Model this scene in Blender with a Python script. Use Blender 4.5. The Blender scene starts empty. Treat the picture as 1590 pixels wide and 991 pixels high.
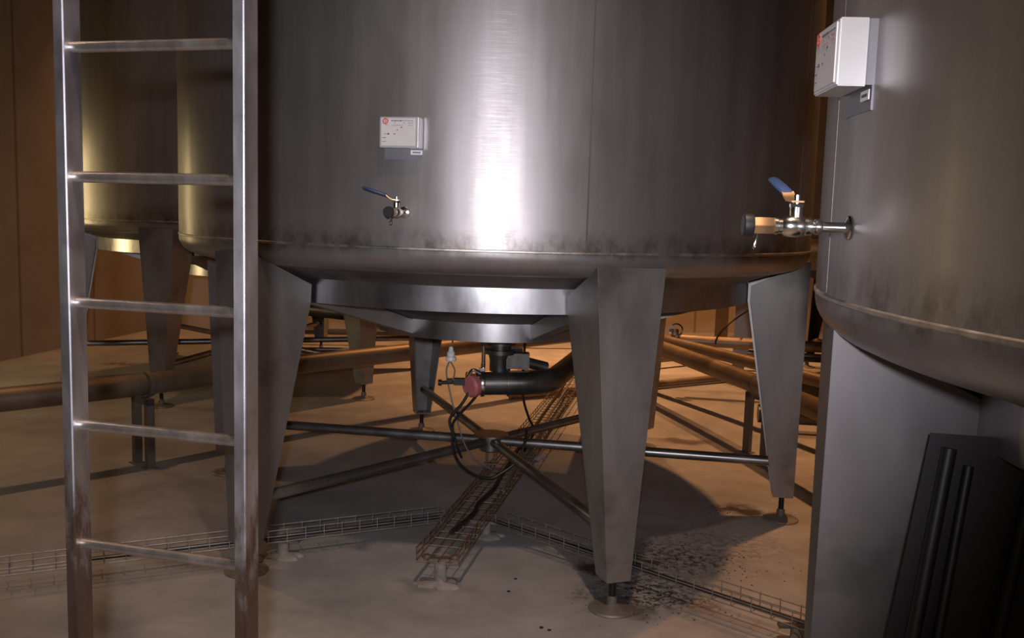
import bpy, bmesh, math, random
from mathutils import Vector, Matrix
random.seed(7)
PI = math.pi
COL = bpy.context.scene.collection

# ------------------------------------------------------------------ materials
def newmat(name):
    m = bpy.data.materials.new(name); m.use_nodes = True
    nt = m.node_tree
    return m, nt, nt.nodes['Principled BSDF']

def coords(nt, scale, kind='Object'):
    tc = nt.nodes.new('ShaderNodeTexCoord'); mp = nt.nodes.new('ShaderNodeMapping')
    mp.inputs['Scale'].default_value = scale
    nt.links.new(tc.outputs[kind], mp.inputs['Vector'])
    return mp.outputs[0]

def noise(nt, vec, scale, detail=4, rough=.55):
    n = nt.nodes.new('ShaderNodeTexNoise')
    n.inputs['Scale'].default_value = scale; n.inputs['Detail'].default_value = detail
    n.inputs['Roughness'].default_value = rough
    nt.links.new(vec, n.inputs['Vector'])
    return n.outputs['Fac']

def ramp(nt, fac, stops):
    r = nt.nodes.new('ShaderNodeValToRGB')
    e = r.color_ramp.elements
    while len(e) < len(stops): e.new(.5)
    for k, (p, c) in enumerate(stops):
        e[k].position = p
        e[k].color = (c, c, c, 1) if isinstance(c, (int, float)) else (*c, 1)
    nt.links.new(fac, r.inputs[0])
    return r.outputs[0]

def mixc(nt, fac, a, b, mode='MIX'):
    m = nt.nodes.new('ShaderNodeMix'); m.data_type = 'RGBA'; m.blend_type = mode
    def put(sock, v):
        if isinstance(v, tuple): sock.default_value = (*v, 1)
        elif isinstance(v, (int, float)): sock.default_value = v
        else: nt.links.new(v, sock)
    put(m.inputs['Factor'], fac); put(m.inputs[6], a); put(m.inputs[7], b)
    return m.outputs[2]

def math_(nt, op, a, b=0., c=None):
    m = nt.nodes.new('ShaderNodeMath'); m.operation = op
    for s, v in zip(m.inputs, (a, b, c)):
        if v is None: continue
        if isinstance(v, (int, float)): s.default_value = v
        else: nt.links.new(v, s)
    return m.outputs[0]

def bump(nt, fac, strength, dist, p):
    b = nt.nodes.new('ShaderNodeBump')
    b.inputs['Strength'].default_value = strength; b.inputs['Distance'].default_value = dist
    nt.links.new(fac, b.inputs['Height']); nt.links.new(b.outputs[0], p.inputs['Normal'])

def simple(name, col, rough=.5, metal=0., var=.15, scale=8., emit=None, spec=.5):
    m, nt, p = newmat(name)
    n = noise(nt, coords(nt, (1, 1, 1)), scale)
    lo = tuple(c * (1 - var) for c in col); hi = tuple(min(1, c * (1 + var)) for c in col)
    nt.links.new(ramp(nt, n, [(.3, lo), (.7, hi)]), p.inputs['Base Color'])
    p.inputs['Roughness'].default_value = rough; p.inputs['Metallic'].default_value = metal
    p.inputs['Specular IOR Level'].default_value = spec
    return m

def steel_shell():
    m, nt, p = newmat('brushed_tank_steel')
    v1 = coords(nt, (1, 1, .05)); v2 = coords(nt, (1, 1, 1)); v3 = coords(nt, (1.5, 1.5, .35))
    streak = noise(nt, v1, 9, 6, .65); cloud = noise(nt, v2, 2.2, 5); blot = noise(nt, v3, 3, 6)
    base = ramp(nt, streak, [(.25, (.275, .258, .26)), (.75, (.385, .365, .37))])
    base = mixc(nt, .45, base, ramp(nt, cloud, [(.3, (.60, .58, .57)), (.7, (.93, .92, .92))]), 'MULTIPLY')
    # brown residue above and on the bottom weld
    tc = nt.nodes.new('ShaderNodeTexCoord'); sp = nt.nodes.new('ShaderNodeSeparateXYZ')
    nt.links.new(tc.outputs['Object'], sp.inputs[0])
    wob = math_(nt, 'MULTIPLY_ADD', blot, .10, -.05)
    zz = math_(nt, 'ADD', sp.outputs[2], wob)
    band = ramp(nt, math_(nt, 'MULTIPLY_ADD', zz, 4., -5.4), [(0, 0), (.3, 0), (.42, .95), (.54, .85), (.78, 0)])
    spots = ramp(nt, noise(nt, coords(nt, (1, 1, .6)), 14, 7, .7), [(.42, .15), (.62, 1)])
    base = mixc(nt, math_(nt, 'MULTIPLY', band, spots), base, (.12, .10, .09))
    nt.links.new(base, p.inputs['Base Color'])
    p.inputs['Metallic'].default_value = .74
    nt.links.new(ramp(nt, noise(nt, v3, 5, 6), [(.3, .36), (.7, .47)]), p.inputs['Roughness'])
    p.inputs['Anisotropic'].default_value = .15; p.inputs['Anisotropic Rotation'].default_value = .25
    p.inputs['Coat Weight'].default_value = .24; p.inputs['Coat Roughness'].default_value = .15; p.inputs['Coat Tint'].default_value = (.9, .9, .9, 1)
    tg = nt.nodes.new('ShaderNodeTangent'); tg.direction_type = 'RADIAL'; tg.axis = 'Z'
    nt.links.new(tg.outputs[0], p.inputs['Tangent'])
    b2 = nt.nodes.new('ShaderNodeBump'); b2.inputs['Strength'].default_value = 1.; b2.inputs['Distance'].default_value = .00026
    nt.links.new(noise(nt, coords(nt, (1.2, 1.2, 420)), 2.5, 1), b2.inputs['Height']); nt.links.new(b2.outputs[0], p.inputs['Coat Normal'])
    b3 = nt.nodes.new('ShaderNodeBump'); b3.inputs['Strength'].default_value = .25; b3.inputs['Distance'].default_value = .012
    nt.links.new(noise(nt, coords(nt, (1, 1, .25)), 1.6, 3), b3.inputs['Height']); nt.links.new(b3.outputs[0], p.inputs['Normal'])
    return m

def steel_plate(name, lo, hi, rough, metal=.85, smudge=.5, sc=4.):
    m, nt, p = newmat(name)
    v = coords(nt, (1, 1, .35))
    a = noise(nt, v, sc, 6, .6); b = noise(nt, coords(nt, (1, 1, 1.6)), sc * .8, 3)
    c = ramp(nt, a, [(.3, lo), (.7, hi)])
    c = mixc(nt, smudge, c, ramp(nt, b, [(.28, .35), (.42, 1)]), 'MULTIPLY')
    nt.links.new(c, p.inputs['Base Color'])
    p.inputs['Metallic'].default_value = metal
    nt.links.new(ramp(nt, a, [(.3, rough - .06), (.7, rough + .08)]), p.inputs['Roughness'])
    return m

def floor_mat():
    m, nt, p = newmat('stained_concrete')
    v = coords(nt, (1, 1, 1))
    big = noise(nt, v, .9, 6, .6); fine = noise(nt, v, 22, 5, .7); med = noise(nt, v, 4, 6, .65)
    c = ramp(nt, big, [(.36, (.25, .24, .245)), (.7, (.38, .365, .37))])
    c = mixc(nt, .5, c, ramp(nt, med, [(.3, .62), (.65, 1)]), 'MULTIPLY')
    c = mixc(nt, .35, c, ramp(nt, fine, [(.3, .7), (.7, 1)]), 'MULTIPLY')
    tc = nt.nodes.new('ShaderNodeTexCoord')
    warp = nt.nodes.new('ShaderNodeTexNoise'); warp.inputs['Scale'].default_value = 7; warp.inputs['Detail'].default_value = 6
    nt.links.new(tc.outputs['Object'], warp.inputs['Vector'])
    wv = nt.nodes.new('ShaderNodeVectorMath'); wv.operation = 'MULTIPLY_ADD'
    nt.links.new(warp.outputs['Color'], wv.inputs[0]); wv.inputs[1].default_value = (.35, .35, 0)
    nt.links.new(tc.outputs['Object'], wv.inputs[2])
    speck = ramp(nt, noise(nt, v, 30, 5, .75), [(.46, 0), (.56, 1)])
    def spot(x, y, sx, sy, strength, col, grain=True):
        nonlocal c
        mp = nt.nodes.new('ShaderNodeMapping'); mp.vector_type = 'TEXTURE'
        mp.inputs['Location'].default_value = (x + .17, y + .17, 0); mp.inputs['Scale'].default_value = (sx, sy, 1)
        nt.links.new(wv.outputs[0], mp.inputs['Vector'])
        ln = nt.nodes.new('ShaderNodeVectorMath'); ln.operation = 'LENGTH'
        nt.links.new(mp.outputs[0], ln.inputs[0])
        f = ramp(nt, ln.outputs['Value'], [(.35, strength), (1., 0)])
        if grain: f = math_(nt, 'MULTIPLY', f, speck)
        c = mixc(nt, f, c, col)
    spot(.72, 4.22, .50, .30, .9, (.035, .022, .015)); spot(.62, 4.20, .20, .07, .95, (.02, .014, .012), False)
    spot(.60, 3.85, .34, .28, .95, (.03, .02, .015)); spot(.42, 4.08, .10, .07, .95, (.02, .012, .01), False)
    spot(.47, 3.70, .17, .14, .75, (.05, .04, .035), False)
    spot(1.25, 6.6, .28, .14, .8, (.05, .025, .012), False); spot(1.30, 5.05, .16, .12, .9, (.02, .014, .01), False)
    spot(.85, 3.75, .14, .09, .5, (.08, .04, .02)); spot(-3.86, 9.15, .25, .10, .7, (.06, .03, .015), False)
    spot(1.0, 4.5, .5, .35, .5, (.05, .04, .03)); spot(-.3, 3.85, .18, .10, .4, (.07, .045, .03), False)
    nt.links.new(c, p.inputs['Base Color'])
    nt.links.new(ramp(nt, med, [(.3, .42), (.7, .62)]), p.inputs['Roughness'])
    bump(nt, fine, .25, .004, p)
    return m

def wall_mat():
    m, nt, p = newmat('tan_wall_panels')
    v = coords(nt, (1, 1, 1))
    c = ramp(nt, noise(nt, v, 1.5, 5), [(.3, (.38, .30, .22)), (.7, (.46, .37, .28))])
    w = nt.nodes.new('ShaderNodeTexWave'); w.wave_type = 'BANDS'; w.bands_direction = 'X'
    w.inputs['Scale'].default_value = .26; w.inputs['Distortion'].default_value = 0
    nt.links.new(v, w.inputs['Vector'])
    c = mixc(nt, ramp(nt, w.outputs['Fac'], [(.0, .6), (.004, 0)]), c, (.12, .08, .05))
    nt.links.new(c, p.inputs['Base Color']); p.inputs['Roughness'].default_value = .6
    return m

M = {}
M['shell'] = steel_shell()
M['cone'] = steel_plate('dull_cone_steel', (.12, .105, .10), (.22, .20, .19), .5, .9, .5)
M['ring'] = steel_plate('support_ring_steel', (.40, .40, .43), (.66, .65, .68), .30, .97, .4)
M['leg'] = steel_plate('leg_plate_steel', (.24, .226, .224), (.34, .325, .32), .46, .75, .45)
M['ladder'] = steel_plate('ladder_rail_steel', (.44, .44, .48), (.78, .78, .83), .46, 1., .45, 7)
def rusty_foot(m):
    nt = m.node_tree; p = nt.nodes['Principled BSDF']; src = p.inputs['Base Color'].links[0].from_socket
    tc = nt.nodes.new('ShaderNodeTexCoord'); sp = nt.nodes.new('ShaderNodeSeparateXYZ'); nt.links.new(tc.outputs['Object'], sp.inputs[0])
    n = noise(nt, coords(nt, (1, 1, .3)), 30, 5, .7)
    f = ramp(nt, math_(nt, 'SUBTRACT', math_(nt, 'ADD', n, .45), sp.outputs[2]), [(.0, 0), (.22, .85)])
    nt.links.new(mixc(nt, f, src, (.20, .13, .09)), p.inputs['Base Color'])
rusty_foot(M['ladder'])
M['rung'] = steel_plate('ladder_rung_steel', (.38, .34, .31), (.62, .58, .55), .30, .9, .5, 14)
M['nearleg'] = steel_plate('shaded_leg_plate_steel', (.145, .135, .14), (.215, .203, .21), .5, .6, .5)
M['brace'] = steel_plate('brace_tube_steel', (.20, .19, .19), (.36, .34, .33), .35, .9, .4, 6)
M['pipe'] = steel_plate('brown_filmed_pipe_steel', (.17, .12, .085), (.30, .23, .17), .45, .7, .5, 3)
M['darkpipe'] = steel_plate('dark_outlet_steel', (.07, .062, .06), (.15, .14, .135), .38, .8, .4, 6)
M['support'] = steel_plate('pipe_stand_steel', (.12, .10, .085), (.22, .19, .16), .5, .6, .4, 6)
M['chrome'] = simple('bright_fitting_steel', (.72, .71, .70), .2, 1., .06)
M['box'] = simple('nameplate_box_steel', (.74, .74, .75), .35, .7, .06)
M['plate'] = simple('printed_plate_face', (.66, .64, .66), .45, .2, .04)
M['bracket_and_reflection'] = simple('blue_grey_bracket_and_reflection', (.25, .25, .28), .45, .7, .1)
M['brass_and_glint'] = simple('brass_and_orange_reflection', (.55, .36, .20), .32, .9, .1)
M['rubber'] = simple('black_rubber', (.008, .008, .009), .5, 0, .2)
M['blue'] = simple('blue_lever_sleeve', (.03, .06, .16), .4, 0, .1)
M['white'] = simple('white_plastic', (.80, .80, .82), .4, 0, .04)
M['pink'] = simple('faded_red_cap', (.55, .16, .17), .5, 0, .1)
M['red'] = simple('red_print', (.60, .10, .08), .6, 0, .1)
M['ink'] = simple('dark_print', (.08, .07, .09), .6, 0, .1)
M['redink'] = simple('faint_red_print', (.42, .18, .18), .6, 0, .1)
M['footdisc'] = steel_plate('foot_plate_steel', (.12, .105, .095), (.22, .195, .175), .5, .35, .5, 12)
M['thread'] = simple('black_threaded_rod', (.02, .018, .017), .4, .5, .2)
M['weld'] = steel_plate('weld_bead', (.30, .26, .24), (.55, .51, .49), .42, .9, .5, 20)
M['wire'] = simple('galvanised_wire', (.33, .31, .30), .38, .7, .25, 30)
M['rustwire'] = simple('tarnished_wire', (.20, .14, .10), .5, .6, .5, 20)
M['cable'] = simple('black_cable', (.012, .011, .011), .45, 0, .2)
M['greycable'] = simple('grey_cable', (.16, .15, .15), .5, 0, .15)
M['concrete'] = simple('grey_mortar', (.20, .18, .165), .8, 0, .25, 20)
M['grime'] = simple('dried_black_grime', (.018, .012, .009), .7, 0, .4, 30)
M['floor'] = floor_mat(); M['wall'] = wall_mat()
M['ceiling'] = simple('dark_ceiling_paint', (.03, .026, .022), .8, 0, .1, 1)
M['column'] = simple('brown_column_paint', (.10, .065, .04), .6, 0, .1)
M['polish'] = simple('polished_ring_blue_reflection', (.55, .62, .85), .12, 1., .05)  # blue reflection put into the ring's base colour

# ------------------------------------------------------------------ mesh helpers
def frame(d):
    d = Vector(d).normalized()
    up = Vector((0, 0, 1)) if abs(d.z) < .95 else Vector((1, 0, 0))
    a = d.cross(up).normalized(); return a, a.cross(d).normalized()

def loft(bm, rings, cap=True):
    vs = [[bm.verts.new(p) for p in r] for r in rings]
    n = len(vs[0])
    for a, b in zip(vs, vs[1:]):
        for i in range(n):
            j = (i + 1) % n
            bm.faces.new((a[i], a[j], b[j], b[i]))
    if cap:
        bm.faces.new(list(reversed(vs[0]))); bm.faces.new(vs[-1])

def tube(bm, path, r, seg=14, cap=True):
    path = [Vector(p) for p in path]
    rings = []; a = None
    for i, p in enumerate(path):
        d = (path[min(i + 1, len(path) - 1)] - path[max(i - 1, 0)]).normalized()
        if a is None: a, b = frame(d)
        else:
            a = (a - d * a.dot(d)).normalized(); b = a.cross(d).normalized()
        rr = r[i] if isinstance(r, (list, tuple)) else r
        rings.append([p + (a * math.cos(2 * PI * k / seg) + b * math.sin(2 * PI * k / seg)) * rr for k in range(seg)])
    loft(bm, rings, cap)

def bend(pts, rad, n=6):
    pts = [Vector(p) for p in pts]; out = [pts[0]]
    for a, p, b in zip(pts, pts[1:], pts[2:]):
        u = (a - p); v = (b - p); rr = min(rad, u.length * .48, v.length * .48)
        s = p + u.normalized() * rr; e = p + v.normalized() * rr
        for k in range(n + 1):
            t = k / n; out.append(s * (1 - t) ** 2 + p * 2 * t * (1 - t) + e * t * t)
    out.append(pts[-1]); return out

def spline(pts, n=10):
    P = [Vector(p) for p in pts]; P = [P[0] * 2 - P[1]] + P + [P[-1] * 2 - P[-2]]; out = []
    for i in range(1, len(P) - 2):
        for k in range(n):
            t = k / n; a, b, c, d = P[i - 1:i + 3]
            out.append(.5 * ((2 * b) + (c - a) * t + (2 * a - 5 * b + 4 * c - d) * t * t + (3 * b - a - 3 * c + d) * t ** 3))
    out.append(P[-2]); return out

def lathe(bm, prof, seg=96, origin=(0, 0, 0), axis=(0, 0, 1), closed=False):
    o = Vector(origin); ax = Vector(axis).normalized(); a, b = frame(ax)
    vs = []
    for r, z in prof:
        if r < 1e-6: vs.append([bm.verts.new(o + ax * z)])
        else: vs.append([bm.verts.new(o + ax * z + (a * math.cos(2 * PI * k / seg) + b * math.sin(2 * PI * k / seg)) * r) for k in range(seg)])
    prs = list(zip(vs, vs[1:])) + ([(vs[-1], vs[0])] if closed else [])
    for p, q in prs:
        for k in range(seg):
            j = (k + 1) % seg
            f = [p[k % len(p)], p[j % len(p)], q[j % len(q)], q[k % len(q)]]
            g = []
            for v in f:
                if v not in g: g.append(v)
            if len(g) > 2: bm.faces.new(g)

def box(bm, c, s, M3=None):
    c = Vector(c); hx, hy, hz = s[0] / 2, s[1] / 2, s[2] / 2
    vs = []
    for x, y, z in ((-1, -1, -1), (1, -1, -1), (1, 1, -1), (-1, 1, -1), (-1, -1, 1), (1, -1, 1), (1, 1, 1), (-1, 1, 1)):
        p = Vector((x * hx, y * hy, z * hz))
        if M3: p = M3 @ p
        vs.append(bm.verts.new(c + p))
    for f in ((3, 2, 1, 0), (4, 5, 6, 7), (0, 1, 5, 4), (1, 2, 6, 5), (2, 3, 7, 6), (3, 0, 4, 7)):
        bm.faces.new([vs[i] for i in f])

def plate(bm, pts, thick):
    """flat polygon plate, given its outline, thickened along -normal"""
    pts = [Vector(p) for p in pts]
    n = (pts[1] - pts[0]).cross(pts[2] - pts[0]).normalized() * thick
    loft(bm, [pts, [p - n for p in pts]])

def mesh(name, bm, mat, smooth=True, bev=0.):
    bmesh.ops.recalc_face_normals(bm, faces=bm.faces)
    if bev:
        bmesh.ops.bevel(bm, geom=[e for e in bm.edges if len(e.link_faces) == 2 and e.calc_face_angle(0) > .5],
                        offset=bev, segments=2, affect='EDGES', clamp_overlap=True)
    me = bpy.data.meshes.new(name); bm.to_mesh(me); bm.free()
    me.materials.append(mat)
    if smooth:
        for p in me.polygons: p.use_smooth = True
        me.set_sharp_from_angle(angle=math.radians(32))
    return me

def link(name, me, parent=None, loc=(0, 0, 0), rz=0.):
    o = bpy.data.objects.new(name, me); COL.objects.link(o)
    o.location = loc; o.rotation_euler = (0, 0, rz)
    if parent: o.parent = parent
    return o

def empty(name, loc, rz=0.):
    o = link(name, None, None, loc, rz); o.empty_display_size = .2; return o

def tag(o, label, cat, group=None):
    o['label'] = label; o['category'] = cat
    if group: o['group'] = group
    return o

def B(): return bmesh.new()

# ------------------------------------------------------------------ tank parts (shared meshes, centre of tank at origin, floor z=0)
R = 1.658; TOP = 4.7
def tank_meshes():
    T = {}
    bm = B(); lathe(bm, [(R, TOP), (R, 1.462), (R, 1.436), (R - .004, 1.418), (R - .012, 1.402), (R - .026, 1.386), (R - .046, 1.372), (R - .07, 1.362), (R - .095, 1.356)], 160)
    T['shell'] = mesh('shell', bm, M['shell'])
    bm = B()
    lathe(bm, [(R - .0005, 1.462), (R + .0035, 1.459), (R + .0035, 1.453), (R - .0005, 1.450)], 160)
    T['weld'] = mesh('weld', bm, M['weld'])
    bm = B(); lathe(bm, [(R - .094, 1.357), (R - .16, 1.339), (1.364, 1.294), (1.0, 1.172), (.66, 1.060), (.30, .965), (.09, .935), (0, .935)], 128)
    T['cone'] = mesh('cone', bm, M['cone'])
    bm = B(); box(bm, (R, 0, (TOP + 1.46) / 2), (.001, .007, TOP - 1.47)); T['vweld'] = mesh('vertical_weld', bm, M['cone'])
    bm = B(); lathe(bm, [(0, TOP + .42), (.3, TOP + .40), (R - .1, TOP + .06), (R, TOP), (R - .01, TOP - .01)], 96)
    T['roof'] = mesh('roof', bm, M['shell'])
    bm = B(); lathe(bm, [(1.364, 1.300), (1.364, 1.188), (1.30, 1.188), (1.30, 1.196), (1.356, 1.196), (1.356, 1.300)], 128, closed=True)
    T['ring'] = mesh('ring', bm, M['ring'])
    bm = B(); lathe(bm, [(.665, 1.066), (.665, .970), (.60, .970), (.60, .978), (.657, .978), (.657, 1.066)], 96, closed=True)
    T['inner'] = mesh('inner_ring', bm, M['ring'])
    bm = B()          # radial channel beam, along +x
    loft(bm, [[(1.357, -.035, 1.19), (1.357, .035, 1.19), (1.357, .035, 1.288), (1.357, -.035, 1.288)],
              [(.66, -.035, .985), (.66, .035, .985), (.66, .035, 1.056), (.66, -.035, 1.056)]])
    T['beam'] = mesh('radial_beam', bm, M['leg'])
    # leg channel, outer plate at x = R, tapering downwards
    th = .007; zt, zb = 1.402, .135; wt, wb = .148, .053; dt, db = .285, .105; zin = 1.288
    bm = B()
    def zt_at(r): return zt - (R - r) * (zt - zin) / dt
    out = [(R + .002, -wb, zb), (R + .002, wb, zb), (R + .002, wt, zt), (R + .002, -wt, zt)]
    plate(bm, out, th)
    for s in (-1, 1):
        pts = [(R + .001, s * wb, zb), (R + .001, s * wt, zt), (R - .045, s * wt * .995, zt - .022), (R - dt, s * wt, zin - .02), (R - dt, s * wt * .97, zin - .10), (R - db, s * wb, zb)]
        n = Vector((0, -s * th, 0))
        loft(bm, [[Vector(p) for p in pts], [Vector(p) + n for p in pts]])
    box(bm, (R - db / 2, 0, zb + .004), (db - .002, wb * 2 - .002, .008))
    plate(bm, [(R - .001, -wt, zt), (R - .001, wt, zt), (R - .07, wt, zt - .012), (R - .07, -wt, zt - .012)], .004)
    T['leg'] = mesh('leg', bm, M['leg'], bev=.0015)
    fx = R - db / 2
    bm = B(); lathe(bm, [(.0, zb + .01), (.0145, zb + .01), (.0145, .03), (0, .03)], 20, (fx, 0, 0))
    T['rod'] = mesh('threaded_rod', bm, M['thread'])
    bm = B()
    lathe(bm, [(0, 0), (.094, 0), (.096, .004), (.09, .010), (.035, .020), (.022, .026), (.022, .052), (.016, .060), (0, .060)], 40, (fx, 0, 0))
    T['disc'] = mesh('foot_disc', bm, M['footdisc'])
    # brace star
    bm = B(); lathe(bm, [(0, .262), (.062, .262), (.066, .268), (.066, .345), (.098, .347), (.098, .357), (0, .357)], 40)
    T['hub'] = mesh('hub', bm, M['brace'])
    bm = B()
    tube(bm, [(.06, 0, .318), (R - .10, 0, .318)], .0265, 18)
    T['arm'] = mesh('arm', bm, M['brace'])
    bm = B()
    for s in (-1, 1): tube(bm, [(s * .022, -.02, .187), (s * .022, -.02, .27)], .007, 10)
    box(bm, (0, -.02, .189), (.07, .03, .006))
    T['stem'] = mesh('stem', bm, M['support'])
    # outlet at the bottom of the cone
    bm = B()
    lathe(bm, [(.06, .95), (.06, .90), (.085, .90), (.085, .885), (.062, .882), (.062, .86), (.088, .858), (.088, .835), (.066, .832), (.058, .80), (.058, .74)], 32, (.04, -.12, 0))
    T['neck'] = mesh('neck', bm, M['darkpipe'])
    bm = B()
    tube(bm, [(-.050, -.18, .70), (-.050, -.18, .94)], .011, 14)
    lathe(bm, [(.022, .885), (.022, .90), (.0, .90)], 6, (-.05, -.18, 0)); lathe(bm, [(0, .72), (.020, .72), (.020, .735), (0, .735)], 6, (-.05, -.18, 0))
    T['bolt'] = mesh('tie_rod', bm, M['chrome'])
    return T
T = tank_meshes()

def ball_valve_meshes():
    """axis +x outwards from the shell, z up, +y = right hand seen from inside (left seen from outside is -y)"""
    V = {}
    bm = B()
    tube(bm, [(-.03, 0, 0), (.052, 0, 0)], .0095, 20); lathe(bm, [(.0095, 0), (.022, .001), (.020, .004), (.0095, .008)], 24, axis=(1, 0, 0))
    V['stub'] = mesh('stub', bm, M['chrome'])
    bm = B()
    lathe(bm, [(0, .048), (.012, .048), (.014, .052), (.014, .060), (.010, .062), (.0155, .066), (.0165, .072), (.0165, .077), (.0155, .078), (.018, .082), (.0195, .092),
               (.0195, .102), (.018, .112), (.0135, .118), (.0135, .124), (.0155, .126), (.0155, .131), (.012, .133), (0, .133)], 28, axis=(1, 0, 0))
    lathe(bm, [(.0, .0), (.011, .0), (.011, .026), (.006, .027), (.006, .046), (0, .046)], 20, (.094, 0, .010))
    lathe(bm, [(.013, .030), (.013, .036), (0, .036)], 6, (.094, 0, .004))
    V['body'] = mesh('valve_body', bm, M['chrome'])
    bm = B(); lathe(bm, [(0, .131), (.0145, .131), (.0165, .134), (.0165, .166), (.0145, .170), (0, .170)], 6, axis=(1, 0, 0))
    V['nut'] = mesh('hex_adapter', bm, M['brass_and_glint'], bev=.0008)
    bm = B(); lathe(bm, [(0, .168), (.019, .168), (.0205, .171), (.0205, .184), (.018, .187), (0, .187)], 28, axis=(1, 0, 0))
    V['cap'] = mesh('cap', bm, M['rubber'])
    bm = B()
    # lever: flat strap rising from the stem, turning sideways
    a = [(.094, .010, .044), (.100, -.012, .046), (.102, -.026, .054), (.104, -.034, .062)]
    w = Vector((.011, 0, 0))
    prev = None
    pts = [Vector(p) for p in a]
    loft(bm, [[p - w + Vector((0, 0, -.0015)), p + w + Vector((0, 0, -.0015)), p + w + Vector((0, 0, .0015)), p - w + Vector((0, 0, .0015))] for p in pts])
    V['lever'] = mesh('lever', bm, M['brass_and_glint'], bev=0)  # orange reflection on the steel strap is put into its colour
    bm = B()
    d0 = Vector((.104, -.032, .060)); d1 = Vector((.113, -.125, .088))
    a1, b1 = frame(d1 - d0)
    rings = []
    for t, wx, hz in ((0, .010, .004), (.04, .012, .0055), (.5, .0125, .006), (.95, .011, .0055), (1, .008, .003)):
        p = d0.lerp(d1, t)
        rings.append([p + a1 * wx * math.cos(k * PI / 6) + b1 * hz * math.sin(k * PI / 6) for k in range(12)])
    loft(bm, rings)
    V['sleeve'] = mesh('lever_sleeve', bm, M['blue'])
    bm = B()
    tube(bm, spline([(.160, 0, -.014), (.163, .004, -.028), (.166, .003, -.040), (.163, -.004, -.040), (.160, -.003, -.026), (.160, 0, -.014)], 6), .0016, 8)
    V['pin'] = mesh('hanging_pin', bm, M['chrome'])
    return V
V = ball_valve_meshes()

def name_box_meshes():
    """outer face along +x; y: -y is left seen from outside ; origin at centre of the face, on the shell"""
    N = {}
    w, h, d = .150, .112, .050
    bm = B(); box(bm, (.004, 0, .0), (.016, w + .004, h - .004)); box(bm, (-.001, .0, -.070), (.004, w, .050)); N['bracket_and_reflection'] = mesh('bracket_and_reflection', bm, M['bracket_and_reflection'], bev=.001)  # lower strip is an added shape for the case's reflection in the shell
    bm = B(); box(bm, (.010 + d / 2, 0, 0), (d, w, h)); N['case'] = mesh('case', bm, M['box'], bev=.0025)
    bm = B(); x = d + .011
    box(bm, (x, -.003, .001), (.002, w - .020, h - .012)); N['face'] = mesh('face', bm, M['plate'], bev=.0005)
    bm = B()
    e = (x + .0012, -.052, .040)
    lathe(bm, [(.0065, 0), (.0115, 0), (.0115, .0006), (.0065, .0006)], 28, e, (1, 0, 0), closed=True)
    box(bm, (x + .0014, -.052, .040), (.0008, .003, .010)); box(bm, (x + .0014, -.050, .0385), (.0008, .006, .002))
    N['emblem'] = mesh('emblem', bm, M['red'])
    random.seed(3)
    def words(rows, mat, nm):
        bm = B()
        for y0, y1, z, hh, dens in rows:
            y = y0
            while y < y1:
                l = random.uniform(.003, .010)
                if random.random() < dens: box(bm, (x + .0013, y + l / 2, z), (.0007, l * .82, hh))
                y += l + .0012
        return mesh(nm, bm, mat, smooth=False)
    N['ink'] = words([(-.030, .006, .042, .0040, 1), (.012, .048, .042, .0018, .9)], M['ink'], 'heading')
    N['ink3'] = words([(.006, .014, .018, .003, 1), (-.008, -.002, .008, .003, 1)], M['ink'], 'marks')
    N['ink2'] = words([
                      (-.045, -.036, -.006, .0055, 1), (-.02, -.012, -.006, .003, 1), (-.064, -.052, .008, .0016, .8), (-.064, -.052, -.006, .0016, .8),
                      (-.064, -.052, -.020, .0022, .8), (-.064, -.052, -.034, .0016, .8)], M['ink'], 'print')
    N['redink'] = words([(-.018, .050, .034, .0026, .75), (-.055, .052, .0255, .0022, .85)], M['redink'], 'red_print')
    bm = B(); box(bm, (.005, .052, -.069), (.002, .046, .017)); N['tag'] = mesh('tag', bm, M['white'], bev=.0004)
    bm = B()
    for k in range(7): box(bm, (.0063, .039 + k * .0044, -.069), (.0006, .0034, .0052))
    N['tagink'] = mesh('tag_print', bm, M['ink'], smooth=False)
    return N
N = name_box_meshes()

def sample_valve(root, ang, z=1.592):
    c = Vector((R * math.cos(ang), R * math.sin(ang), z))
    v = link('sample_valve', V['body'], root, c, ang); v['label'] = 'steel ball valve with blue lever'
    for n, k in (('valve_stub', 'stub'), ('hex_adapter', 'nut'), ('end_cap', 'cap'), ('lever', 'lever'), ('lever_sleeve', 'sleeve'), ('hanging_pin', 'pin')):
        link(n, V[k], v)
def name_box(root, ang, z=1.885):
    c = Vector((R * math.cos(ang), R * math.sin(ang), z))
    v = link('nameplate_box', N['case'], root, c, ang); v['label'] = 'small steel box with printed nameplate'
    for n, k in (('bracket_and_reflection', 'bracket_and_reflection'), ('plate_face', 'face'), ('red_emblem', 'emblem'), ('printed_heading', 'ink'), ('printed_notes', 'ink2'), ('printed_mark', 'ink3'), ('red_printed_text', 'redink'), ('white_tag', 'tag'), ('tag_text', 'tagink')):
        link(n, N[k], v)

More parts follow.
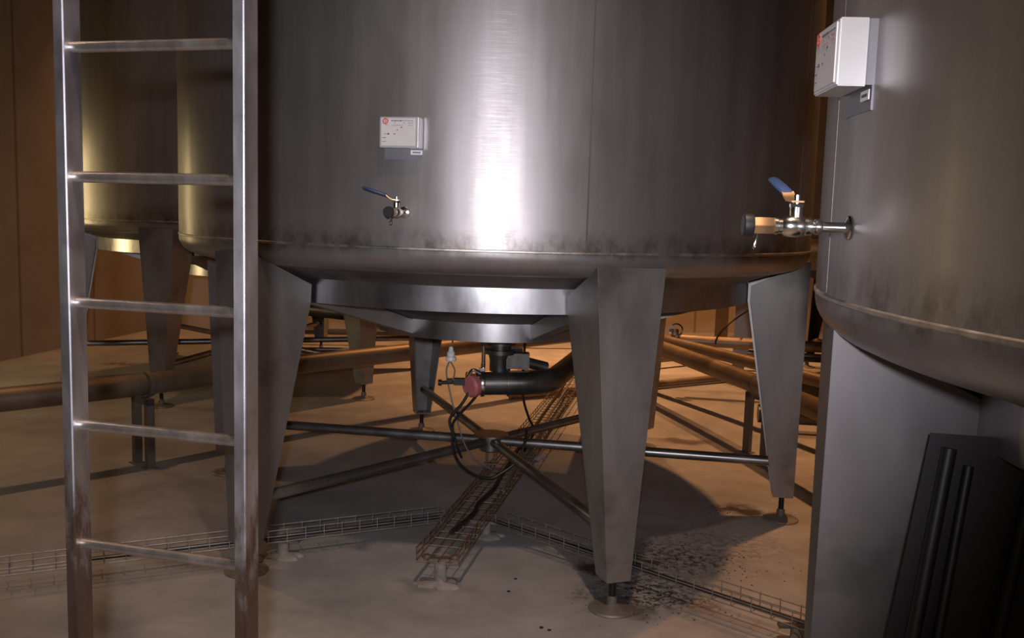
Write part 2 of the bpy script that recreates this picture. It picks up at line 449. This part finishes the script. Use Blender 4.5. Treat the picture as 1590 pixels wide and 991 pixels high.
def tank(loc, rot, label, valve=None, outlet=None, inset=0., seams=()):
    """rot: angle of the first leg"""
    r = empty('storage_tank', (loc[0], loc[1], 0)); tag(r, label, 'tank', 'stainless steel storage tanks')
    s = link('shell', T['shell'], r); link('bottom_weld', T['weld'], s)
    link('roof', T['roof'], r)
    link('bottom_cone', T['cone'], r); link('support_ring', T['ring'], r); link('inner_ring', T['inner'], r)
    for k in range(6):
        a = rot + k * PI / 3
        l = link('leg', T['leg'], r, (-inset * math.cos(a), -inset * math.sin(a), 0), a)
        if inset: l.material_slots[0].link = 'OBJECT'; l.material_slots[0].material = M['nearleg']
        link('threaded_rod', T['rod'], l); link('foot_disc', T['disc'], l)
        link('radial_beam', T['beam'], r, rz=a)
        link('brace_arm', T['arm'], r, rz=a)
    h = link('brace_hub', T['hub'], r); link('hub_stem', T['stem'], h)
    link('outlet_neck', T['neck'], r); link('tie_rod', T['bolt'], r)
    if outlet:
        bm = B(); tube(bm, bend(outlet, .16, 8), .062, 24)
        p = outlet[0]; q = Vector(outlet[1]) - Vector(p); q.normalize()
        for d in (.03, .17): lathe(bm, [(.060, -.006), (.071, -.005), (.071, .005), (.060, .006)], 28, Vector(p) + q * d, q, closed=False)
        link('outlet_pipe', mesh('outlet_pipe', bm, M['darkpipe']), r)
    for a in seams: link('vertical_weld', T['vweld'], s, (0, 0, 0), a)
    if valve is not None: sample_valve(r, valve[0]); name_box(r, valve[1])
    return r
D = math.radians
main = tank((-.098, 5.177), D(-70.3), 'large steel tank filling the middle of the picture, six tapered legs around a brace star',
     (D(-101.2), D(-101.4)), [(-.085, -.26, .690), (.31, -.23, .70), (.50, .45, .72), (.86, 2.7, .60), (.92, 3.55, .50)], seams=(D(-33), D(-77)))
tank((-2.45, 8.83), D(-101), 'steel tank at the back left, behind the ladder, tan wall behind it', None, [(-.15, 0, .70), (.45, -.45, .70), (1.14, -.90, .70), (1.15, -.91, .50)])
tank((2.25, 1.56), D(165.5), 'nearest steel tank, cut off at the right, sample valve pointing left', (D(176.1), D(176.3)), None, .03, (D(171),))
tank((3.80, 8.72), D(168.7), 'steel tank at the back right, mostly hidden, one narrow leg in view behind brown pipes', None)

# details hanging on the main tank's outlet
def wp(*a): return [Vector(p) for p in a]
mc = Vector((-.098, 5.177, 0))
bm = B()
ax = Vector((-.72, -.70, -.10)).normalized()
lathe(bm, [(0, -.02), (.056, -.02), (.060, -.01), (.060, .020), (.052, .028), (.050, .034), (0, .036)], 32, Vector((-.098, -.285, .682)), ax)
link('red_end_cap', mesh('end_cap', bm, M['pink']), main)['label'] = 'faded red round end cap on the outlet'
bm = B()
lathe(bm, [(.0615, -.012), (.070, -.010), (.072, .0), (.070, .010), (.0615, .012)], 32, Vector((-.050, -.260, .692)), Vector((-1, -.1, 0)))
box(bm, (-.055, -.265, .765), (.03, .022, .022)); tube(bm, wp((-.055, -.265, .745), (-.055, -.268, .80)), .006, 10)
tube(bm, spline([(-.06, -.30, .755), (-.10, -.31, .77), (-.13, -.30, .735)], 6), .010, 10)
link('clamp', mesh('clamp', bm, M['chrome']), main)['label'] = 'bright pipe clamp'
bm = B()
box(bm, (-.165, -.27, .700), (.075, .045, .035)); box(bm, (-.225, -.28, .705), (.03, .028, .022))
tube(bm, wp((-.13, -.27, .70), (-.27, -.29, .695)), .010, 12); lathe(bm, [(0, 0), (.017, 0), (.017, .02), (0, .02)], 12, (-.285, -.292, .695), (1, .1, 0))
link('level_sensor', mesh('sensor', bm, M['rubber'], bev=.002), main)['label'] = 'black sensor plug'
bm = B()
box(bm, (.135, -.12, .80), (.13, .10, .085)); tube(bm, wp((.19, -.12, .79), (.30, -.10, .762)), .03, 12); tube(bm, wp((.06, -.12, .86), (.16, -.15, .86)), .014, 10)
link('valve_actuator', mesh('actuator', bm, M['darkpipe'], bev=.012), main)

# ------------------------------------------------------------------ ladder
def ladder():
    base = Vector((-.6076, 2.069, 0)); t = Vector((-.9646, .2638, 0)); n = Vector((.2638, .9646, 0))
    root = empty('ladder', base, math.atan2(t.y, t.x))     # local +x runs along the rungs to the left, local y is toward camera (negative normal)
    L = .430; rw, rd = .029, .058
    tag(root, 'tall steel ladder in front of the tanks at the left, rusty near the floor', 'ladder')
    for x in (-rw / 2, L + rw / 2):
        bm = B(); box(bm, (x, 0, 1.72), (rw, rd, 3.40)); link('side_rail', mesh('side_rail', bm, M['ladder'], bev=.003), root)
        bm = B(); box(bm, (x, 0, .012), (rw + .012, rd + .012, .024)); link('rubber_foot', mesh('rail_foot', bm, M['rubber'], bev=.003), root)
    z = 1.9477
    while z > .3: z -= .2932
    bm = B(); tube(bm, [(-.002, 0, 0), (L + .002, 0, 0)], .0128, 20); me = mesh('rung', bm, M['rung'])
    while z < 3.3:
        link('rung', me, root, (0, 0, z)); z += .2932
    return root
ladder()

# ------------------------------------------------------------------ pipes on stands
def pipe(path, r, label, mat='pipe', collars=(), rad=.2, group='product pipes running low over the floor'):
    bm = B(); pts = bend(path, rad, 8); tube(bm, pts, r, 24)
    me = mesh('pipe', bm, M[mat]); o = link('steel_pipe', me); tag(o, label, 'pipe', group)
    for p, d in collars:
        bm = B(); lathe(bm, [(r - .002, -.02), (r + .008, -.018), (r + .010, 0), (r + .008, .018), (r - .002, .02)], 28, p, Vector(d))
        link('pipe_collar', mesh('collar', bm, M['support']), o)
    return o
dl = Vector((1.46, 1.66, 0)).normalized()
pa = Vector((-3.9, 3.95, .50)); 
p1 = Vector((-2.206, 5.589, .50)); p0 = p1 - Vector((.70, .67, 0)).normalized() * 2.6
p2 = Vector((-1.547, 6.44, .50)); p3 = Vector((-.789, 7.202, .50)); p4 = Vector((.86, 8.86, .50))
pipe([p0, p1, p2, p3, p4], .068, 'thick brown pipe at the left passing behind the ladder on a low stand', 'pipe',
     [(p1, p2 - p1)], rad=.5)
q = [Vector((2.02, 4.45, .50)), Vector((1.841, 5.362, .50)), Vector((1.678, 6.2, .50)), Vector((1.299, 7.75, .50)), Vector((.95, 9.0, .50))]
pipe(q, .066, 'thick brown pipe at the right passing behind the right tank leg on a low stand', 'pipe', [(q[2], q[3] - q[2])], rad=.6)
pipe([(2.75, 4.9, .50), (2.2, 6.35, .50), (1.809, 7.378, .50), (1.40, 8.32, .50), (1.1, 9.0, .50)], .048, 'thinner orange lit pipe farther behind the right brown pipe', 'pipe', rad=.5)
pipe([(1.52, 8.41, .505), (1.8, 8.36, .50), (3.2, 8.15, .50), (5.2, 8.0, .5)], .05, 'pipe running level across the back to the right, behind the sloping pipes', 'pipe', rad=.3)
pipe([(1.48, 8.36, .40), (1.48, 8.40, .60)], .036, 'short upright pipe end with a blue shining ring at the back', 'pipe', rad=.05, group=None)
rp = [o for o in bpy.data.objects if o.name.startswith('steel_pipe') and o.parent is None][-1]
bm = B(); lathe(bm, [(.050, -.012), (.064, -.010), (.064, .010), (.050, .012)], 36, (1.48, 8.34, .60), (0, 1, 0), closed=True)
link('ring_flange', mesh('ring_flange', bm, M['polish']), rp)['label'] = 'polished ring, blue reflection put into its colour'

pipe([(-3.2, 10.75, .16), (-1.2, 10.9, .16), (1.6, 11.2, .16)], .035, 'dark thin pipe lying low near the back wall, left part in view', 'darkpipe', rad=.2, group=None)
pipe([(-2.6, 9.75, .10), (-1.5, 9.9, .10), (-.2, 10.9, .10)], .022, 'thin bright conduit lying on the floor at the far left back', 'ladder', rad=.3, group=None)
pipe([(.0, 7.9, .045), (.9, 8.35, .045), (2.4, 9.3, .045)], .035, 'thin brown pipe lying on the floor behind the outlet of the middle tank', 'pipe', rad=.2, group=None)
pipe([(-.4, 8.5, .10), (.6, 9.1, .10), (2.2, 10.3, .10)], .035, 'second thin brown pipe on the floor farther back behind the outlet', 'pipe', rad=.2, group=None)
pipe([(1.9, 7.0, .14), (2.6, 6.9, .14), (4.6, 6.6, .14)], .07, 'black thick pipe low on the floor at the right behind the right tank leg', 'darkpipe', rad=.2, group=None)
pipe([(2.3, 9.9, .16), (3.4, 9.8, .16), (6.0, 9.5, .16)], .04, 'orange lit pipe at the far right back', 'pipe', rad=.2, group=None)
def stand(x, y, ang, label, h=.43, w=.21):
    root = empty('pipe_stand', (x, y, 0), ang); tag(root, label, 'pipe stand', 'low pipe stands')
    bm = B()
    box(bm, (0, 0, h - .022), (w, .045, .042)); lathe_pts = None
    link('cross_bar', mesh('cross_bar', bm, M['support'], bev=.002), root)
    for s in (-1, 1):
        bm = B(); box(bm, (s * (w / 2 - .024), 0, h / 2), (.048, .045, h - .002)); l = link('post', mesh('post', bm, M['support'], bev=.002), root)
        bm = B(); box(bm, (s * (w / 2 - .024), 0, .003), (.085, .075, .006)); link('base_plate', mesh('base_plate', bm, M['footdisc'], bev=.001), l)
    bm = B(); tube(bm, [(0, math.cos(a) * .072, .50 - math.sin(a) * .072) for a in [PI * k / 12 for k in range(13)]], .008, 8)
    link('saddle', mesh('saddle', bm, M['support']), root)
stand(-2.226, 5.56, D(-42), 'low two-post stand under the left brown pipe, seen through the ladder')
stand(1.70, 6.27, D(-55), 'low two-post stand under the right brown pipe, beside the right tank leg', w=.20)

# ------------------------------------------------------------------ wire cable trays
def tray(name, a, b, w, h, z, step, label, mat='wire', wr=.0022, rim=True):
    a = Vector((*a, z)); b = Vector((*b, z)); d = b - a; L = d.length; u = d.normalized(); s = Vector((-u.y, u.x, 0))
    bm = B()
    rows = [(-w / 2, h), (-w / 2, h * .5), (-w / 2, 0), (0, 0), (w / 2, 0), (w / 2, h * .5), (w / 2, h)]
    if w > .15: rows += [(-w / 4, 0), (w / 4, 0)]
    for off, zz in rows: tube(bm, [a + s * off + Vector((0, 0, zz)), b + s * off + Vector((0, 0, zz))], wr, 6)
    k = 0.
    while k < L:
        p = a + u * k; Z = Vector((0, 0, h)); jit = Vector((0, 0, random.uniform(-.004, .002)))
        tube(bm, [p - s * w / 2 + Z + Vector((0, 0, .006)), p - s * w / 2 + jit, p + s * w / 2 + jit, p + s * w / 2 + Z + Vector((0, 0, .006))], wr, 6)
        k += step
    o = link('wire_cable_tray', mesh('wire_tray', bm, M[mat])); tag(o, label, 'cable tray', 'wire basket cable trays')
    return o
tray('t', (1.62, 2.94), (-.05, 4.44), .075, .055, .085, .085, 'fine wire basket tray running right past the foot of the front leg')
tray('t', (-.32, 4.47), (-1.77, 3.78), .075, .055, .085, .085, 'fine wire basket tray running along the floor to the left, behind the ladder')
tray('t', (-1.79, 3.77), (-3.4, 3.0), .075, .055, .085, .085, 'fine wire basket tray at the far left floor edge, beyond the ladder')
tray('t', (-.285, 3.80), (.62, 8.4), .185, .055, .125, .095, 'wide tarnished wire tray running back under the brace star of the middle tank', 'rustwire', .003)

def stub(x, y, z1, label, cap=False):
    root = empty('tray_stub', (x, y, 0)); tag(root, label, 'tray support', 'short tray supports on the floor')
    bm = B(); lathe(bm, [(0, 0), (.030, 0), (.027, .01), (.026, z1 - .01), (0, z1 - .01)], 20); link('post', mesh('stub_post', bm, M['concrete']), root)
    bm = B(); box(bm, (0, 0, z1 - .006), (.15, .035, .012)); link('cross_plate', mesh('stub_plate', bm, M['support'], bev=.002), root)
    if cap:
        bm = B()
        for s in (-1, 1): lathe(bm, [(0, 0), (.022, 0), (.024, .006), (.012, .014), (0, .014)], 16, (s * .06, 0, z1 - .0))
        link('brown_clip', mesh('clip', bm, M['pipe']), root)
    bm = B()
    bmesh.ops.create_icosphere(bm, subdivisions=3, radius=1)
    for v in bm.verts:
        a = math.atan2(v.co.y, v.co.x); f = 1 + .18 * math.sin(3 * a + x * 7) + .1 * math.sin(7 * a)
        v.co = Vector((v.co.x * .10 * f, v.co.y * .055 * f, max(-.001, v.co.z * .025)))
    link('mortar_pad', mesh('pad', bm, M['concrete']), root)
stub(-.275, 3.86, .122, 'short grey floor stub under the near end of the wide wire tray', True)
stub(-.10, 4.48, .082, 'short dark floor stub where the fine and wide wire trays meet')
stub(.14, 6.0, .122, 'short floor stub under the wide wire tray behind the brace star')
stub(-1.02, 4.13, .082, 'short floor stub under the left wire tray beside the front left leg')
stub(1.12, 3.39, .082, 'short floor stub under the right wire tray near the lower right')

# ------------------------------------------------------------------ cables
def cable(pts, r, label, mat='cable', n=10, group='cables under the middle tank'):
    bm = B(); tube(bm, spline(pts, n), r, 8); o = link('cable', mesh('cable', bm, M[mat])); tag(o, label, 'cable', group); return o
cable([(-.175, 4.89, .71), (-.20, 4.88, .68), (-.25, 4.88, .59), (-.315, 4.89, .50), (-.30, 4.89, .42), (-.295, 4.90, .33), (-.26, 4.91, .25), (-.19, 4.93, .19), (-.10, 4.95, .160),
       (-.03, 4.97, .19), (.05, 5.0, .25), (.09, 5.05, .34), (.10, 5.10, .40)], .0085, 'thick black cable hanging from the outlet in a loop to below the brace star')
cable([(-.20, 4.885, .70), (-.165, 4.88, .66), (-.20, 4.88, .60), (-.27, 4.88, .52), (-.30, 4.885, .46), (-.275, 4.90, .35), (-.25, 4.92, .28)], .0075, 'second black cable looping beside the thick one under the red cap')
cable([(-.33, 4.97, .80), (-.345, 4.96, .74), (-.32, 4.95, .62), (-.285, 4.94, .50), (-.25, 4.95, .38), (-.20, 4.97, .28), (-.13, 5.0, .22), (-.09, 5.03, .19)], .0045, 'thin grey cable hanging down from the white connector', 'greycable')
cable([(-.325, 4.965, .80), (-.30, 4.96, .75), (-.31, 4.955, .70), (-.33, 4.96, .69)], .004, 'short grey cable loop right under the white connector', 'greycable')
cable([(.08, 5.40, 1.03), (.078, 5.40, .80), (.074, 5.40, .60), (.085, 5.40, .50), (.118, 5.41, .40), (.15, 5.5, .30), (.10, 5.6, .15)], .0075, 'black cable dropping from the ring past the outlet pipe into the wide tray')
cable([(-.25, 4.15, .134), (-.16, 4.42, .136), (-.14, 4.55, .145), (-.07, 4.8, .150), (-.03, 5.1, .145), (.05, 5.6, .140), (.14, 6.1, .138), (.28, 6.9, .137), (.44, 7.8, .137), (.52, 8.3, .137)], .012,
      'thick black cable lying in the wide wire tray under the brace star')
cable([(-.02, 4.78, .145), (.03, 5.15, .150), (.11, 5.6, .142), (.20, 6.1, .137), (.31, 6.8, .137), (.48, 7.8, .137), (.56, 8.3, .137)], .009, 'dark grey cable lying in the wide wire tray beside the thick black one', 'greycable')
cable([(-.06, 4.43, .10), (.3, 4.13, .097), (.7, 3.765, .097), (1.2, 3.32, .097), (1.6, 2.955, .097)], .009, 'dark cable lying in the right fine wire tray')
cable([(-.33, 4.465, .10), (-.9, 4.195, .097), (-1.4, 3.955, .097), (-1.76, 3.79, .097)], .009, 'dark cable lying in the left fine wire tray')
cable([(2.22, 8.62, .79), (2.06, 8.40, .74), (1.95, 8.30, .68), (1.875, 8.29, .60), (1.84, 8.30, .535), (1.835, 8.305, .49)], .008, 'thin black cable curving down in front of the pipes at the back right', group=None)
# white connector
g = empty('cable_connector', (-.323, 4.97, .80)); tag(g, 'small white plastic connector hanging under the inner ring of the middle tank', 'connector')
bm = B(); lathe(bm, [(0, -.002), (.026, 0), (.030, .006), (.028, .022), (.021, .026), (.022, .045), (.014, .055), (.010, .078), (0, .078)], 16)
link('housing', mesh('housing', bm, M['white']), g)
bm = B(); tube(bm, spline([(0, 0, .076), (.006, .0, .10), (.012, .01, .17)], 5), .004, 8); link('lead', mesh('lead', bm, M['greycable']), g)

# dark sheet leaning against the inner side of the nearest leg, with hoses running down it
SH = simple('dark_sheet', (.018, .016, .017), .5, .4, .2)
bm = B(); plate(bm, [(.575, 1.60, .0), (1.50, 1.40, .0), (1.60, 1.52, 1.22), (.780, 1.69, 1.22)], .006)
tag(link('steel_sheet', mesh('sheet', bm, SH)), 'dark sheet leaning across the nearest leg at the lower right', 'sheet')
for i, (a, b, r, lab) in enumerate((((.800, 1.655, 1.20), (.600, 1.560, .02), .013, 'black hose along the edge of the dark sheet, closest to the pale leg'),
                            ((.835, 1.650, 1.17), (.650, 1.550, .02), .009, 'thin black hose second from the pale leg, on the dark sheet'),
                            ((.94, 1.628, 1.15), (.71, 1.525, .02), .012, 'black hose third from the pale leg, crossing the dark sheet'))):
    m_ = (Vector(a) + Vector(b)) / 2 + Vector((.008, -.004, 0))
    bm = B(); tube(bm, spline([(b[0] - .02, b[1] - .30, r), (b[0] - .015, b[1] - .06, r + .006), b, m_, a], 12), r, 14)
    tag(link('hose', mesh('hose', bm, M['rubber'])), lab, 'hose', 'black hoses on the dark sheet')

# grime lumps on the floor around the front foot
random.seed(11)
bm = B()
def lump(x, y, r):
    mt = Matrix.Translation((x, y, r * .25)) @ Matrix.Diagonal((1, random.uniform(.6, 1.1), .5, 1))
    bmesh.ops.create_icosphere(bm, subdivisions=1, radius=r, matrix=mt)
for cx, cy, sx, sy, n in ((.75, 4.18, .24, .12, 150), (.62, 3.80, .14, .12, 110), (.43, 4.06, .05, .03, 30), (.9, 4.1, .22, .14, 60), (1.24, 5.02, .06, .05, 30), (.9, 4.6, .3, .2, 25)):
    for k in range(n): lump(random.gauss(cx, sx), random.gauss(cy, sy), random.uniform(.0015, .0055))
o = link('floor_grime', mesh('grime', bm, M['grime'])); o['kind'] = 'stuff'; tag(o, 'black crumbs of dried grime scattered around the front leg foot', 'grime')
for x, y in ((.05, 3.95), (.02, 3.81), (.15, 3.47), (.18, 3.45)):
    bm = B(); lump(x, y, .009); tag(link('dirt_crumb', mesh('crumb', bm, M['grime'])), 'single dark crumb on the bare floor left of the front leg', 'crumb', 'single crumbs on the bare floor')

# ------------------------------------------------------------------ room
C0 = Vector((-4.55, 11.85, 0)); e1 = Vector((.985, .174, 0)).normalized(); e2 = Vector((.174, -.985, 0)).normalized() * 1
e2 = Vector((-.174, -.985, 0)).normalized()
H = 6.4; W1 = 12.5; W2 = 17
def room_obj(name, bm, mat):
    o = link(name, mesh(name, bm, mat, smooth=False)); o['kind'] = 'structure'; return o
room_rot = math.atan2(e1.y, e1.x)
# floor
far = [C0, C0 + e1 * W1, C0 + e1 * W1 + e2 * W2, C0 + e2 * W2]
bm = B(); plate(bm, [p for p in reversed(far)], -.1)
for v in bm.verts: v.co.z = 0 if v.co.z > -.05 and v.co.z < .05 else -.1
room_obj('floor', bm, M['floor'])
bm = B(); loft(bm, [[p + Vector((0, 0, H)) for p in far], [p + Vector((0, 0, H + .1)) for p in far]]); room_obj('ceiling', bm, M['ceiling'])
def wall(name, a, b):
    L = (b - a).length; ang = math.atan2((b - a).y, (b - a).x)
    bm = B(); box(bm, (L / 2, .06, H / 2), (L + .2, .12, H))
    o = room_obj(name, bm, M['wall']); o.location = a; o.rotation_euler = (0, 0, ang)
wall('wall_back', far[0], far[1]); wall('wall_right', far[1], far[2]); wall('wall_front', far[2], far[3]); wall('wall_left', far[3], far[0])
pc = Vector((2.795, 12.35, 0))
bm = B(); box(bm, (0, 0, H / 2), (.13, .13, H - .002)); box(bm, (0, 0, .01), (.22, .22, .02))
o = link('steel_column', mesh('column', bm, M['column']), None, pc, room_rot); tag(o, 'slim brown steel column standing before the back wall, seen under the middle tank', 'column')

def wall_lamp(p, ang, z0, z1, wd, label):
    root = empty('wall_lamp', p, ang); tag(root, label, 'lamp')
    bm = B(); box(bm, (0, -.03, (z0 + z1) / 2), (wd + .06, .05, z1 - z0 + .06)); link('housing', mesh('lamp_housing', bm, M['box']), root)
    m, nt, q = newmat('yellow_diffuser'); q.inputs['Emission Color'].default_value = (1., .76, .36, 1); q.inputs['Emission Strength'].default_value = 7.5
    q.inputs['Base Color'].default_value = (.8, .7, .5, 1)
    bm = B(); box(bm, (0, -.06, (z0 + z1) / 2), (wd, .02, z1 - z0)); link('diffuser', mesh('diffuser', bm, m), root)
wall_lamp(C0 + e2 * 4.1, room_rot + PI / 2, .75, 2.15, .5, 'yellow lamp panel on the left wall, mirrored as a bright stripe in the middle tank')
# ------------------------------------------------------------------ lights
def area(name, loc, size, power, col, aim=None):
    l = bpy.data.lights.new(name, 'AREA'); l.shape = 'RECTANGLE'; l.size, l.size_y = size; l.energy = power; l.color = col
    o = bpy.data.objects.new(name, l); COL.objects.link(o); o.location = loc
    if aim: o.rotation_euler = (Vector(aim) - Vector(loc)).to_track_quat('-Z', 'Y').to_euler()
    return o
OR = (1., .46, .17)
def down(loc, power, col=OR, spread=80):
    o = area('lamp', loc, (.16, .16), power, col); o.data.spread = D(spread); return o
down((.9, 10.2, 6.0), 150); down((2.75, 5.7, 6.0), 62); down((4.6, 11.0, 6.0), 45)
down((-3.3, 5.4, 6.0), 18, (1, .56, .28)); down((.2, .9, 6.0), 62, (1, .69, .48)); down((-4.2, 11.2, 5.0), 22)
fl = bpy.data.lights.new('camera_flash', 'SPOT'); fl.energy = 350; fl.spot_size = D(71); fl.spot_blend = 1.; fl.color = (.96, .94, 1.); fl.shadow_soft_size = .04
fo = bpy.data.objects.new('camera_flash', fl); COL.objects.link(fo); fo.location = (-.03, -.22, 1.72)
fo.rotation_euler = (Vector((-.50, 4.2, 1.25)) - fo.location).to_track_quat('-Z', 'Y').to_euler()
w = bpy.data.worlds.new('World'); bpy.context.scene.world = w; w.use_nodes = True
w.node_tree.nodes['Background'].inputs[0].default_value = (.5, .42, .38, 1); w.node_tree.nodes['Background'].inputs[1].default_value = .008

# ------------------------------------------------------------------ camera
cam = bpy.data.cameras.new('camera'); co = bpy.data.objects.new('camera', cam); COL.objects.link(co)
cam.sensor_fit = 'HORIZONTAL'; cam.sensor_width = 36; cam.lens = 1447.15 / 1590 * 36
pit, rol = D(6.46), D(1.71)
fw = Vector((0, math.cos(pit), -math.sin(pit))); up = Vector((0, math.sin(pit), math.cos(pit))); X = Vector((1, 0, 0))
Rv = X * math.cos(rol) + up * math.sin(rol); Uv = up * math.cos(rol) - X * math.sin(rol)
co.matrix_world = Matrix(((Rv.x, Uv.x, -fw.x, 0), (Rv.y, Uv.y, -fw.y, 0), (Rv.z, Uv.z, -fw.z, 1.6), (0, 0, 0, 1)))
cam.clip_start = .02
bpy.context.scene.camera = co
sc = bpy.context.scene
sc.view_settings.view_transform = 'Standard'; sc.view_settings.look = 'None'; sc.view_settings.exposure = 0
